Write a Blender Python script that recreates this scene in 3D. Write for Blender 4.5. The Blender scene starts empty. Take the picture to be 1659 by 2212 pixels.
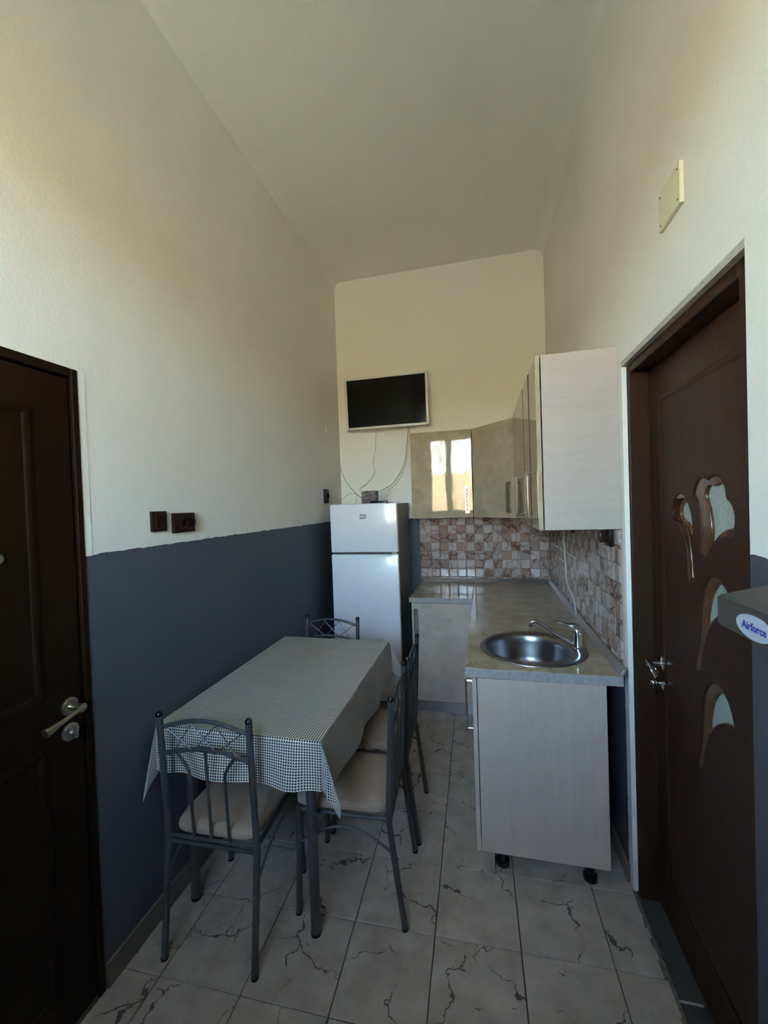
import bpy, bmesh, math, random
from mathutils import Vector, Matrix
random.seed(7)
SC = bpy.context.scene
COL = SC.collection
# ------------------------------------------------------------------ camera
CAMP = dict(f=896.436, x=1.2365, z=1.5416, yaw=0.2365, pitch=-0.0182, roll=-0.0342)
def make_camera():
    y, p, r = CAMP['yaw'], CAMP['pitch'], CAMP['roll']
    fw = Vector((-math.sin(y)*math.cos(p), math.cos(y)*math.cos(p), math.sin(p)))
    rt = Vector((math.cos(y), math.sin(y), 0)); up = rt.cross(fw)
    r2 = rt*math.cos(r)+up*math.sin(r); u2 = -rt*math.sin(r)+up*math.cos(r)
    cd = bpy.data.cameras.new('camera'); cd.sensor_fit = 'HORIZONTAL'; cd.sensor_width = 36
    cd.lens = CAMP['f']/1659*36; cd.clip_start = 0.02; cd.clip_end = 200
    o = bpy.data.objects.new('camera', cd); COL.objects.link(o)
    m = Matrix((r2, u2, -fw)).transposed().to_4x4(); m.translation = Vector((CAMP['x'], 0, CAMP['z']))
    o.matrix_world = m; SC.camera = o
make_camera()
# ------------------------------------------------------------------ world / exposure
W = bpy.data.worlds.new('world'); SC.world = W; W.use_nodes = True
sky = W.node_tree.nodes.new('ShaderNodeTexSky'); sky.sky_type = 'NISHITA'; sky.sun_disc = True; sky.sun_intensity = 1.0; sky.sun_size = math.radians(2)
sky.sun_elevation = math.radians(38); sky.sun_rotation = math.radians(15); sky.air_density = 1.0; sky.dust_density = 1.0; sky.ozone_density = 1.0
W.node_tree.links.new(sky.outputs[0], W.node_tree.nodes['Background'].inputs[0])
W.node_tree.nodes['Background'].inputs[1].default_value = 5.6
vs = SC.view_settings; vs.view_transform = 'Standard'; vs.look = 'None'; vs.gamma = 1; vs.exposure = 0.95
vs.use_curve_mapping = False
SC.cycles.max_bounces = 10; SC.cycles.diffuse_bounces = 6; SC.cycles.glossy_bounces = 5
SC.cycles.transparent_max_bounces = 12; SC.cycles.sample_clamp_indirect = 8
SC.cycles.use_denoising = True
# ------------------------------------------------------------------ materials
class NT:
    def __init__(s, name):
        s.m = bpy.data.materials.new(name); s.m.use_nodes = True
        s.t = s.m.node_tree; s.b = s.t.nodes['Principled BSDF']
    def n(s, typ, **kw):
        o = s.t.nodes.new(typ)
        for k, v in kw.items():
            if isinstance(k, str) and k.startswith('i_'):
                key = k[2:]; key = int(key) if key.isdigit() else key.replace('_', ' ')
                o.inputs[key].default_value = v
            else: setattr(o, k, v)
        return o
    def l(s, a, b): s.t.links.new(a, b)
    def math(s, op, a, b=None, c=None):
        o = s.t.nodes.new('ShaderNodeMath'); o.operation = op
        for i, x in enumerate((a, b, c)):
            if x is None: continue
            if isinstance(x, (int, float)): o.inputs[i].default_value = x
            else: s.l(x, o.inputs[i])
        return o.outputs[0]
    def mix(s, f, a, b):
        o = s.t.nodes.new('ShaderNodeMix'); o.data_type = 'RGBA'
        for i, x in ((0, f), (6, a), (7, b)):
            if isinstance(x, (int, float)): o.inputs[i].default_value = x
            elif isinstance(x, tuple): o.inputs[i].default_value = (*x[:3], 1)
            else: s.l(x, o.inputs[i])
        return o.outputs[2]
    def noise(s, vec, scale, detail=3, rough=.5, dist=0):
        o = s.n('ShaderNodeTexNoise'); o.inputs['Scale'].default_value = scale
        o.inputs['Detail'].default_value = detail; o.inputs['Roughness'].default_value = rough
        o.inputs['Distortion'].default_value = dist
        if vec is not None: s.l(vec, o.inputs['Vector'])
        return o
    def ramp(s, x, stops):
        o = s.t.nodes.new('ShaderNodeValToRGB'); e = o.color_ramp.elements
        while len(e) < len(stops): e.new(0.5)
        for q, (p, c) in zip(e, stops):
            q.position = p; q.color = (*c, 1) if len(c) == 3 else c
        s.l(x, o.inputs[0]); return o.outputs[0]
    def bump(s, h, strength=.2, dist=.002):
        o = s.n('ShaderNodeBump'); o.inputs['Strength'].default_value = strength
        o.inputs['Distance'].default_value = dist; s.l(h, o.inputs['Height'])
        s.l(o.outputs[0], s.b.inputs['Normal'])
    def scaled(s, vec, sc):
        o = s.n('ShaderNodeMapping'); o.inputs['Scale'].default_value = sc; s.l(vec, o.inputs[0]); return o.outputs[0]
    def pos(s): return s.n('ShaderNodeNewGeometry').outputs['Position']
    def obj(s): return s.n('ShaderNodeTexCoord').outputs['Object']
    def rnd(s): return s.n('ShaderNodeObjectInfo').outputs['Random']
def g3(v): return (v, v, v)
def simple(name, col, rough=.5, metal=0, var=.12, scale=40, coat=0, spec=.5, bump=0):
    k = NT(name); p = k.pos(); nz = k.noise(p, scale, 3)
    a = tuple(c*(1-var) for c in col); b = tuple(min(1, c*(1+var)) for c in col)
    k.l(k.mix(nz.outputs[0], a, b), k.b.inputs['Base Color'])
    k.b.inputs['Roughness'].default_value = rough; k.b.inputs['Metallic'].default_value = metal
    k.b.inputs['Coat Weight'].default_value = coat; k.b.inputs['Coat Roughness'].default_value = .04
    k.b.inputs['Specular IOR Level'].default_value = spec
    if bump: k.bump(nz.outputs[0], bump, .001)
    return k.m
WHITE = (0.81, 0.80, 0.735); BLUE = (0.067, 0.074, 0.093)
def wall_mat(name, paint=True, band=None):
    k = NT(name); p = k.pos()
    n1 = k.noise(p, 1.3, 3); n2 = k.noise(p, 90, 4, .6)
    c = k.mix(n1.outputs[0], tuple(v*.95 for v in WHITE), tuple(min(1, v*1.03) for v in WHITE))
    if paint:
        s = k.n('ShaderNodeSeparateXYZ'); k.l(p, s.inputs[0])
        n3 = k.noise(p, 25, 2); e = k.math('MULTIPLY_ADD', n3.outputs[0], .014, -.007)
        z = k.math('ADD', s.outputs[2], e)
        low = k.math('LESS_THAN', z, 1.412)
        if band:
            e2 = k.math('MULTIPLY_ADD', n3.outputs[0], .02, -.01); yy = k.math('ADD', s.outputs[1], e2)
            inb = k.math('MULTIPLY', k.math('GREATER_THAN', yy, band[0]), k.math('LESS_THAN', yy, band[1]))
            low = k.math('MULTIPLY', low, k.math('SUBTRACT', 1.0, inb))
        blue = k.mix(n1.outputs[0], tuple(v*.9 for v in BLUE), tuple(v*1.1 for v in BLUE))
        c = k.mix(low, c, blue)
    k.l(c, k.b.inputs['Base Color']); k.b.inputs['Roughness'].default_value = .62
    k.b.inputs['Specular IOR Level'].default_value = .35
    k.bump(n2.outputs[0], .35, .003); return k.m
def floor_tile_mat():
    k = NT('marble_floor_tile'); o = k.obj(); r = k.rnd()
    cv = k.n('ShaderNodeCombineXYZ'); k.l(k.math('MULTIPLY', r, 37.0), cv.inputs[0]); k.l(k.math('MULTIPLY', r, 91.0), cv.inputs[1])
    v = k.n('ShaderNodeVectorMath', operation='ADD'); k.l(o, v.inputs[0]); k.l(cv.outputs[0], v.inputs[1]); v = v.outputs[0]
    nz = k.noise(v, 9, 4, .6)
    d = k.n('ShaderNodeVectorMath', operation='MULTIPLY_ADD'); k.l(nz.outputs[1], d.inputs[0]); d.inputs[1].default_value = (.16, .16, 0); k.l(v, d.inputs[2])
    vo = k.n('ShaderNodeTexVoronoi', feature='DISTANCE_TO_EDGE', voronoi_dimensions='2D'); vo.inputs['Scale'].default_value = 3.7; k.l(d.outputs[0], vo.inputs['Vector'])
    m1 = k.noise(v, 6, 2)
    wdt = k.math('MULTIPLY', k.math('MAXIMUM', k.math('SUBTRACT', m1.outputs[0], .44), 0.0), .075)
    f = k.math('LESS_THAN', vo.outputs[0], wdt)
    sp = k.n('ShaderNodeTexVoronoi', voronoi_dimensions='2D'); sp.inputs['Scale'].default_value = 16; k.l(d.outputs[0], sp.inputs['Vector'])
    spot = k.math('LESS_THAN', sp.outputs[0], k.math('MULTIPLY', k.math('MAXIMUM', k.math('SUBTRACT', m1.outputs[0], .58), 0.0), .8))
    f = k.math('MULTIPLY', k.math('MAXIMUM', f, spot), .88)
    b1 = k.ramp(nz.outputs[0], [(.3, (.35, .30, .255)), (.55, (.45, .40, .345)), (.75, (.54, .49, .44))])
    k.l(k.mix(f, b1, (.055, .045, .04)), k.b.inputs['Base Color']); k.b.inputs['Roughness'].default_value = .42
    return k.m
def mosaic_mat(name, a, b, vein):
    k = NT(name); p = k.pos(); r = k.rnd()
    nz = k.noise(p, 22, 3)
    d = k.n('ShaderNodeVectorMath', operation='MULTIPLY_ADD'); k.l(nz.outputs[1], d.inputs[0]); d.inputs[1].default_value = (.07, .07, .07); k.l(p, d.inputs[2])
    vo = k.n('ShaderNodeTexVoronoi', feature='DISTANCE_TO_EDGE'); vo.inputs['Scale'].default_value = 9; k.l(d.outputs[0], vo.inputs['Vector'])
    f = k.math('LESS_THAN', vo.outputs[0], k.math('MULTIPLY', nz.outputs[0], .085))
    base = k.mix(r, a, b)
    base = k.mix(k.math('MULTIPLY', nz.outputs[0], .5), base, tuple(v*.7 for v in b))
    k.l(k.mix(k.math('MULTIPLY', f, vein), base, (.13, .05, .035)), k.b.inputs['Base Color'])
    k.b.inputs['Roughness'].default_value = .12; return k.m
def grain_mat(name, a, b, axis, rough=.45):
    k = NT(name); p = k.pos()
    sc = {'z': (60, 60, 2.2), 'x': (2.2, 60, 60), 'y': (60, 2.2, 60)}[axis]
    n = k.noise(k.scaled(p, sc), 3, 5, .65); n2 = k.noise(k.scaled(p, tuple(s*.18 for s in sc)), 3, 2)
    f = k.math('ADD', k.math('MULTIPLY', n.outputs[0], .6), k.math('MULTIPLY', n2.outputs[0], .4))
    k.l(k.ramp(f, [(.35, a), (.65, b)]), k.b.inputs['Base Color']); k.b.inputs['Roughness'].default_value = rough
    k.bump(n.outputs[0], .08, .001); return k.m
def marble_gloss(name, stops, rough, scale=7, wavy=0, vein=None):
    k = NT(name); p = k.pos(); n = k.noise(p, scale, 5, .62, .6)
    c = k.ramp(n.outputs[0], stops)
    if vein:
        nz = k.noise(p, 5, 4); d = k.n('ShaderNodeVectorMath', operation='MULTIPLY_ADD'); k.l(nz.outputs[1], d.inputs[0]); d.inputs[1].default_value = (.3, .3, .3); k.l(p, d.inputs[2])
        vo = k.n('ShaderNodeTexVoronoi', feature='DISTANCE_TO_EDGE'); vo.inputs['Scale'].default_value = 4; k.l(d.outputs[0], vo.inputs['Vector'])
        f = k.math('MULTIPLY', k.math('LESS_THAN', vo.outputs[0], k.math('MULTIPLY', n.outputs[0], .03)), .5)
        c = k.mix(f, c, vein)
    k.l(c, k.b.inputs['Base Color']); k.b.inputs['Roughness'].default_value = rough
    if wavy:
        w = k.noise(p, 6, 1); k.bump(w.outputs[0], wavy, .01)
    return k.m
def cloth_mat():
    k = NT('gingham_tablecloth'); uv = k.n('ShaderNodeTexCoord').outputs['UV']
    s = k.n('ShaderNodeSeparateXYZ'); k.l(uv, s.inputs[0])
    def line(x):
        fr = k.math('FRACT', k.math('MULTIPLY', x, 1/.0092)); return k.math('LESS_THAN', fr, .31)
    f = k.math('MAXIMUM', line(s.outputs[0]), line(s.outputs[1]))
    nz = k.noise(uv, 30, 2)
    k.l(k.mix(f, (.022, .023, .023), (.70, .69, .62)), k.b.inputs['Base Color'])
    k.b.inputs['Roughness'].default_value = .36; k.b.inputs['Specular IOR Level'].default_value = .32
    k.l(k.math('MULTIPLY_ADD', f, .08, .92), k.b.inputs['Alpha'])
    w = k.noise(k.scaled(uv, (3, 22, 1)), 1.6, 2, .5, .8); k.bump(w.outputs[0], .35, .012)
    return k.m
def thin_glass(name, tint=(.92, .97, .95)):
    k = NT(name); t = k.t; t.nodes.remove(k.b)
    tr = k.n('ShaderNodeBsdfTransparent'); tr.inputs[0].default_value = (*tint, 1)
    gl = k.n('ShaderNodeBsdfGlossy'); gl.inputs['Roughness'].default_value = .02
    lw = k.n('ShaderNodeFresnel'); lw.inputs[0].default_value = 1.3
    mx = k.n('ShaderNodeMixShader'); k.l(lw.outputs[0], mx.inputs[0]); k.l(tr.outputs[0], mx.inputs[1]); k.l(gl.outputs[0], mx.inputs[2])
    k.l(mx.outputs[0], t.nodes['Material Output'].inputs[0]); return k.m
def frosted():
    k = NT('frosted_glass'); p = k.pos(); n = k.noise(p, 420, 2)
    k.l(k.ramp(n.outputs[0], [(.35, (.20, .24, .21)), (.65, (.42, .47, .42))]), k.b.inputs['Base Color'])
    k.b.inputs['Roughness'].default_value = .35; k.bump(n.outputs[0], .5, .001); return k.m
def print_mat():
    k = NT('carton_print'); p = k.obj(); v = k.scaled(p, (26, 10, 42)); n = k.noise(v, 1, 3, .6, 1.2)
    k.l(k.ramp(n.outputs[0], [(.38, (.012, .011, .012)), (.5, (.05, .022, .025)), (.58, (.16, .09, .09)), (.66, (.6, .55, .52)), (.72, (.02, .015, .015))]), k.b.inputs['Base Color'])
    k.b.inputs['Roughness'].default_value = .4; return k.m
def wood_mat(name, a, b, rough, axis='z', spec=.08):
    m = grain_mat(name, a, b, axis, rough); m.node_tree.nodes['Principled BSDF'].inputs['Specular IOR Level'].default_value = spec; return m
M = dict(
 wallL=wall_mat('wall_paint_left'), wallR=wall_mat('wall_paint_right', True, (1.70, 1.812)), wallB=wall_mat('wall_paint_back'),
 ceil=wall_mat('ceiling_paint', False),
 plaster=simple('rough_grey_plaster', (.42, .40, .37), .85, var=.35, scale=60, bump=.6),
 floor=floor_tile_mat(), grout=simple('dark_grout', (.06, .052, .045), .9), skirt=simple('skirting_tile', (.15, .13, .11), .4, var=.3, scale=12),
 threshold=simple('dark_threshold_stone', (.05, .052, .05), .6, var=.3), edge=simple('broken_edge', (.17, .15, .12), .9, var=.5, scale=50, bump=.8),
 mosL=mosaic_mat('mosaic_light', (.54, .45, .425), (.43, .35, .325), .5), mosD=mosaic_mat('mosaic_veined', (.38, .265, .22), (.29, .195, .16), .85),
 mosgrout=simple('mosaic_grout', (.34, .27, .24), .7),
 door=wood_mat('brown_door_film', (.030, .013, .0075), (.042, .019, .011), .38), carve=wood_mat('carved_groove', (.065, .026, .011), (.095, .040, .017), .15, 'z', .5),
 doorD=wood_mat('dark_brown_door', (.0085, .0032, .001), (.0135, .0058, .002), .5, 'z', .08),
 frosted=frosted(), glass=thin_glass('window_glass'),
 chrome=simple('chrome', (.86, .86, .86), .10, 1, .04), satin=simple('satin_steel', (.50, .49, .46), .3, 1, .06), brass=simple('pale_brass', (.42, .38, .28), .3, 1, .06),
 steel=simple('sink_steel', (.30, .30, .31), .28, 1, .08, 60), alu=simple('aluminium_trim', (.55, .56, .60), .36, 1, .05),
 tube=simple('grey_metallic_tube', (.082, .086, .092), .4, .5, .08), wire=simple('thin_grey_wire', (.12, .125, .135), .45, .4, .08, 40, 0, .3), cap=simple('black_plastic', (.008, .008, .009), .18, 0, .1),
 seat=simple('beige_suede', (.31, .235, .18), .85, 0, .22, 14, spec=.2),
 cloth=cloth_mat(), tabletop=simple('table_top_laminate', (.23, .20, .17), .5),
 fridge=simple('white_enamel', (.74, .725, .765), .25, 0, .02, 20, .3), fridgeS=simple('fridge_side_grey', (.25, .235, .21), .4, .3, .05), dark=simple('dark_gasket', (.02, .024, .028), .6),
 fhandle=simple('fridge_grip', (.68, .72, .74), .3), ink=simple('black_ink', (.02, .02, .022), .4),
 front=marble_gloss('gloss_beige_front', [(.3, (.36, .295, .205)), (.55, (.44, .37, .265)), (.75, (.52, .45, .335))], .035, 9, .05),
 frontB=marble_gloss('gloss_greige_front', [(.3, (.46, .39, .325)), (.55, (.56, .48, .41)), (.75, (.65, .57, .49))], .09, 9, .03),
 ashX=grain_mat('ash_panel_horizontal', (.405, .345, .30), (.44, .38, .335), 'x'), ashZ=grain_mat('ash_panel_vertical', (.50, .405, .345), (.56, .46, .395), 'z'),  # same ash board; vertical-grain copy coloured lighter against weak light low down
 carcass=simple('carcass_board', (.52, .47, .40), .5), edgeband=simple('door_edge_band', (.47, .43, .355), .4),
 top=marble_gloss('beige_marble_worktop', [(.3, (.29, .24, .155)), (.5, (.38, .325, .225)), (.7, (.48, .42, .29))], .075, 10, 0, (.25, .15, .08)),
 topE=marble_gloss('worktop_edge_laminate', [(.3, (.28, .26, .255)), (.6, (.40, .38, .375))], .4, 60),
 tvframe=simple('silver_white_plastic', (.74, .74, .71), .35), screen=simple('black_screen', (.0025, .0025, .0025), .13, 0, .05, 40, 0, .16), bracket=simple('bracket_black', (.03, .03, .03), .5),
 socket=simple('dark_brown_plastic', (.016, .006, .004), .32, 0, .1, 40, 0, .15), ivory=simple('ivory_plastic', (.70, .67, .50), .5, 0, .04),
 cableW=simple('white_cable', (.66, .64, .57), .45), cableG=simple('grey_cable', (.42, .40, .34), .5),
 carton=print_mat(), blueplug=simple('blue_plastic', (.03, .06, .22), .4), greenplug=simple('green_plastic', (.03, .13, .04), .4),
 case=simple('dark_grey_case', (.055, .049, .042), .55, 0, .08), badge=simple('badge_white', (.36, .39, .44), .4), badgeink=simple('badge_blue', (.012, .02, .24), .35),
 pvc=simple('white_window_pvc', (.7, .7, .68), .35), ground=simple('winter_ground', (.135, .140, .125), .95, 0, .35, 1.5), bark=simple('tree_bark', (.06, .045, .032), .9, 0, .3, 9), brush=simple('dry_brush', (.052, .036, .020), .95, 0, .6, 3),
)
# ------------------------------------------------------------------ mesh helpers
class MB:
    def __init__(s): s.bm = bmesh.new()
    def box(s, x0, x1, y0, y1, z0, z1, bev=0, seg=1, rot=None, org=None):
        r = bmesh.ops.create_cube(s.bm, size=1); vs_ = r['verts']
        c = Vector(((x0+x1)/2, (y0+y1)/2, (z0+z1)/2)); d = (abs(x1-x0), abs(y1-y0), abs(z1-z0))
        for v in vs_: v.co = Vector((v.co.x*d[0], v.co.y*d[1], v.co.z*d[2]))
        geo = vs_
        if bev:
            es = list({e for v in vs_ for e in v.link_edges})
            b = bmesh.ops.bevel(s.bm, geom=es, offset=min(bev, min(d)*.45), segments=seg, affect='EDGES', profile=.5)
            geo = list({v for f in b['faces'] for v in f.verts} | {v for v in vs_ if v.is_valid})
            seen = set(geo); st = list(geo)
            while st:
                v = st.pop()
                for e in v.link_edges:
                    w = e.other_vert(v)
                    if w not in seen: seen.add(w); st.append(w)
            geo = list(seen)
        for v in geo:
            p = v.co
            if rot is not None: p = rot @ p
            v.co = p + c
        return s
    def tube(s, pts, r, n=10, cap=True, closed=False):
        pts = [Vector(p) for p in pts]; m = len(pts)
        rr = r if isinstance(r, (list, tuple)) else [r]*m
        rings = []; prev = None
        for i, p in enumerate(pts):
            a = pts[i-1] if i > 0 else (pts[-1] if closed else p); b = pts[i+1] if i < m-1 else (pts[0] if closed else p)
            t = (b-a).normalized()
            if prev is None:
                ref = Vector((0, 0, 1)) if abs(t.z) < .9 else Vector((1, 0, 0)); nrm = t.cross(ref).normalized()
            else: nrm = (prev - t*prev.dot(t)).normalized()
            prev = nrm; bn = t.cross(nrm)
            rings.append([s.bm.verts.new(p + (nrm*math.cos(2*math.pi*k/n)+bn*math.sin(2*math.pi*k/n))*rr[i]) for k in range(n)])
        for i in range(m if closed else m-1):
            A, B = rings[i], rings[(i+1) % m]
            for k in range(n): s.bm.faces.new((A[k], A[(k+1) % n], B[(k+1) % n], B[k]))
        if cap and not closed:
            s.bm.faces.new(rings[0][::-1]); s.bm.faces.new(rings[-1])
        return s
    def rings(s, specs, n=40, cap0=False, cap1=True):
        # specs: (cx, cy, cz, radius); horizontal circles lofted one to the next
        R = [[s.bm.verts.new((cx+r*math.cos(2*math.pi*k/n), cy+r*math.sin(2*math.pi*k/n), z)) for k in range(n)] for cx, cy, z, r in specs]
        for A, B in zip(R, R[1:]):
            for k in range(n): s.bm.faces.new((A[k], A[(k+1) % n], B[(k+1) % n], B[k]))
        if cap0: s.bm.faces.new(R[0][::-1])
        if cap1: s.bm.faces.new(R[-1])
        return s
    def lathe(s, o, axis, prof, n=24):
        # prof: (distance along axis, radius)
        o = Vector(o); t = Vector(axis).normalized(); ref = Vector((0, 0, 1)) if abs(t.z) < .9 else Vector((1, 0, 0))
        u = t.cross(ref).normalized(); w = t.cross(u)
        R = [[s.bm.verts.new(o+t*h+(u*math.cos(2*math.pi*k/n)+w*math.sin(2*math.pi*k/n))*max(r, 1e-4)) for k in range(n)] for h, r in prof]
        for A, B in zip(R, R[1:]):
            for k in range(n): s.bm.faces.new((A[k], A[(k+1) % n], B[(k+1) % n], B[k]))
        s.bm.faces.new(R[0][::-1]); s.bm.faces.new(R[-1]); return s
    def prism(s, poly, axis, a, b):
        # poly in the two other axes, extruded along axis from a to b
        def P(u, v, h): return {'x': (h, u, v), 'y': (u, h, v), 'z': (u, v, h)}[axis]
        A = [s.bm.verts.new(P(u, v, a)) for u, v in poly]; B = [s.bm.verts.new(P(u, v, b)) for u, v in poly]; n = len(poly)
        for k in range(n): s.bm.faces.new((A[k], A[(k+1) % n], B[(k+1) % n], B[k]))
        s.bm.faces.new(A[::-1]); s.bm.faces.new(B); return s
    def ball(s, c, r, sz=1.0):
        q = bmesh.ops.create_uvsphere(s.bm, u_segments=14, v_segments=8, radius=r)
        for v in q['verts']: v.co = Vector((v.co.x, v.co.y, v.co.z*sz))+Vector(c)
        return s
    def mesh(s, name, m, smooth=35, off=(0, 0, 0), flat=False):
        bmesh.ops.recalc_face_normals(s.bm, faces=s.bm.faces)
        o = Vector(off)
        for v in s.bm.verts: v.co -= o
        me = bpy.data.meshes.new(name); s.bm.to_mesh(me); s.bm.free()
        ms = m if isinstance(m, list) else [m]
        for x in ms: me.materials.append(x)
        if smooth:
            me.shade_smooth(); me.set_sharp_from_angle(angle=math.radians(smooth))
            if flat:
                for p in me.polygons:
                    if max(abs(c) for c in p.normal) > .9995: p.use_smooth = False
        return me
def catmull(pts, n=6):
    P = [Vector(p) for p in pts]; P = [P[0]*2-P[1]] + P + [P[-1]*2-P[-2]]; o = []
    for i in range(1, len(P)-2):
        a, b, c, d = P[i-1:i+3]
        for k in range(n):
            t = k/n; o.append(.5*((2*b)+(c-a)*t+(2*a-5*b+4*c-d)*t*t+(3*b-a-3*c+d)*t**3))
    o.append(P[-2]); return o
def tag(o, label=None, cat=None, group=None, kind=None):
    for k, v in (('label', label), ('category', cat), ('group', group), ('kind', kind)):
        if v: o[k] = v
    return o
def obj(name, me, parent=None, loc=(0, 0, 0)):
    o = bpy.data.objects.new(name, me); COL.objects.link(o); o.location = loc
    if parent is not None: o.parent = parent
    return o
class Thing:
    def __init__(s, name, loc, label, cat, group=None, kind=None, rz=0):
        s.o = bpy.data.objects.new(name, None); COL.objects.link(s.o); s.o.location = loc; s.o.rotation_euler = (0, 0, rz)
        s.o.empty_display_size = .05; s.loc = Vector(loc); tag(s.o, label, cat, group, kind)
    def part(s, name, mb, m, parent=None, label=None, smooth=35, local=False, flat=False):
        o = obj(name, mb.mesh(name, m, smooth, (0, 0, 0) if local else s.loc, flat), parent or s.o)
        if label: o['label'] = label
        return o
def single(name, mb, m, label, cat, group=None, kind=None, smooth=35, loc=(0, 0, 0)):
    o = obj(name, mb.mesh(name, m, smooth, loc), None, loc); return tag(o, label, cat, group, kind)
def copy_tree(o, parent=None):
    c = o.copy(); COL.objects.link(c)
    if parent is not None: c.parent = parent
    for ch in list(o.children): copy_tree(ch, c)
    return c
def outline_mesh(splines, ext, bev, fn, smooth_spline=None):
    # filled 2D outline with holes -> bmesh, mapped by fn(a,b,c)
    cu = bpy.data.curves.new('outline', 'CURVE'); cu.dimensions = '2D'; cu.fill_mode = 'BOTH'
    cu.extrude = max(ext-bev, 0); cu.bevel_depth = bev; cu.bevel_resolution = 2; cu.offset = -bev
    for pts in splines:
        sp = cu.splines.new('POLY'); sp.points.add(len(pts)-1); sp.use_cyclic_u = True
        for q, (a, b) in zip(sp.points, pts): q.co = (a, b, 0, 1)
    ob = bpy.data.objects.new('outline', cu); COL.objects.link(ob)
    dg = bpy.context.evaluated_depsgraph_get(); me = bpy.data.meshes.new_from_object(ob.evaluated_get(dg))
    bpy.data.objects.remove(ob); mb = MB(); mb.bm.from_mesh(me); bpy.data.meshes.remove(me)
    bmesh.ops.remove_doubles(mb.bm, verts=mb.bm.verts, dist=1e-5)
    for v in mb.bm.verts: v.co = Vector(fn(*v.co))
    return mb
def closed_smooth(pts, n=4):
    P = [Vector((a, b, 0)) for a, b in pts]; o = []; N = len(P)
    for i in range(N):
        a, b, c, d = P[i-1], P[i], P[(i+1) % N], P[(i+2) % N]
        for k in range(n):
            t = k/n; q = .5*((2*b)+(c-a)*t+(2*a-5*b+4*c-d)*t*t+(3*b-a-3*c+d)*t**3); o.append((q.x, q.y))
    return o
def text_mesh(body, size, depth, fn, align='CENTER', bold=0):
    cu = bpy.data.curves.new('text', 'FONT'); cu.body = body; cu.size = size; cu.align_x = align; cu.align_y = 'CENTER'
    cu.extrude = depth; cu.offset = bold; cu.resolution_u = 3
    ob = bpy.data.objects.new('text', cu); COL.objects.link(ob)
    dg = bpy.context.evaluated_depsgraph_get(); me = bpy.data.meshes.new_from_object(ob.evaluated_get(dg))
    bpy.data.objects.remove(ob); mb = MB(); mb.bm.from_mesh(me); bpy.data.meshes.remove(me)
    for v in mb.bm.verts: v.co = Vector(fn(*v.co))
    return mb
# ------------------------------------------------------------------ room shell
RX, BY, FY, ZC, T = 1.762, 3.62, -0.58, 3.57, .14
def lx(y): return -0.0125*max(0, y-1.06)
D1 = (.18, 1.057, 1.997)      # left door opening y0,y1,top
D2 = (.996, 1.767, 2.052)     # right door opening
WN = (.25, 1.14, 1.30, 2.74)  # window x0,x1,z0,z1
mb = MB()
mb.box(-T, 0, FY, D1[0], 0, ZC); mb.box(-T, 0, D1[0], D1[1], D1[2], ZC)
mb.prism([(-T, D1[1]), (0, D1[1]), (lx(BY), BY), (-T, BY)], 'z', 0, ZC)
mb.box(-T, -T+.03, D1[0], D1[1], 0, D1[2])
wall_left = single('wall_left', mb, M['wallL'], 'left wall, cream above and slate blue paint below', 'wall', kind='structure', smooth=0)
obj('plaster_patch', MB().box(-.01, .0012, D1[1]+.001, D1[1]+.026, 1.408, D1[2]+.008, .001).mesh('plaster_patch', M['ceil'], 0), wall_left)
mb = MB()
mb.box(RX, RX+T, FY, D2[0], 0, ZC); mb.box(RX, RX+T, D2[0], D2[1], D2[2], ZC); mb.box(RX, RX+T, D2[1], BY, 0, ZC)
wall_right = single('wall_right', mb, M['wallR'], 'right wall around the carved brown door, white above and blue below', 'wall', kind='structure', smooth=0)
mb = MB(); mb.box(-T, RX+T, BY, BY+T, 0, ZC)
wall_back = single('wall_back', mb, M['wallB'], 'far end wall behind television, fridge and mosaic tiles', 'wall', kind='structure', smooth=0)
mb = MB()
mb.box(-T, WN[0], FY-.25, FY, 0, ZC); mb.box(WN[1], RX+T, FY-.25, FY, 0, ZC)
mb.box(WN[0], WN[1], FY-.25, FY, 0, WN[2]); mb.box(WN[0], WN[1], FY-.25, FY, WN[3], ZC)
wall_front = single('wall_front', mb, M['wallB'], 'window wall behind the viewer', 'wall', kind='structure', smooth=0)
mb = MB(); r = .08; prof = []
for k in range(9):
    a = math.pi*(1-k/16); prof.append((lx(2.5)+r+r*math.cos(a), ZC-r+r*math.sin(a)))
for k in range(9):
    a = math.pi/2*(1-k/8); prof.append((RX-r+r*math.cos(a), ZC-r+r*math.sin(a)))
prof += [(RX+T, ZC-r), (RX+T, ZC+.1), (-T, ZC+.1), (-T, ZC-r)]
mb.prism(prof, 'y', FY-.25, BY+T)
for v in mb.bm.verts:
    if -.1 < v.co.x < .6: v.co.x += lx(v.co.y)-lx(2.5)
single('ceiling', mb, M['ceil'], 'high cream ceiling with rounded edges', 'ceiling', kind='structure', smooth=40)
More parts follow.
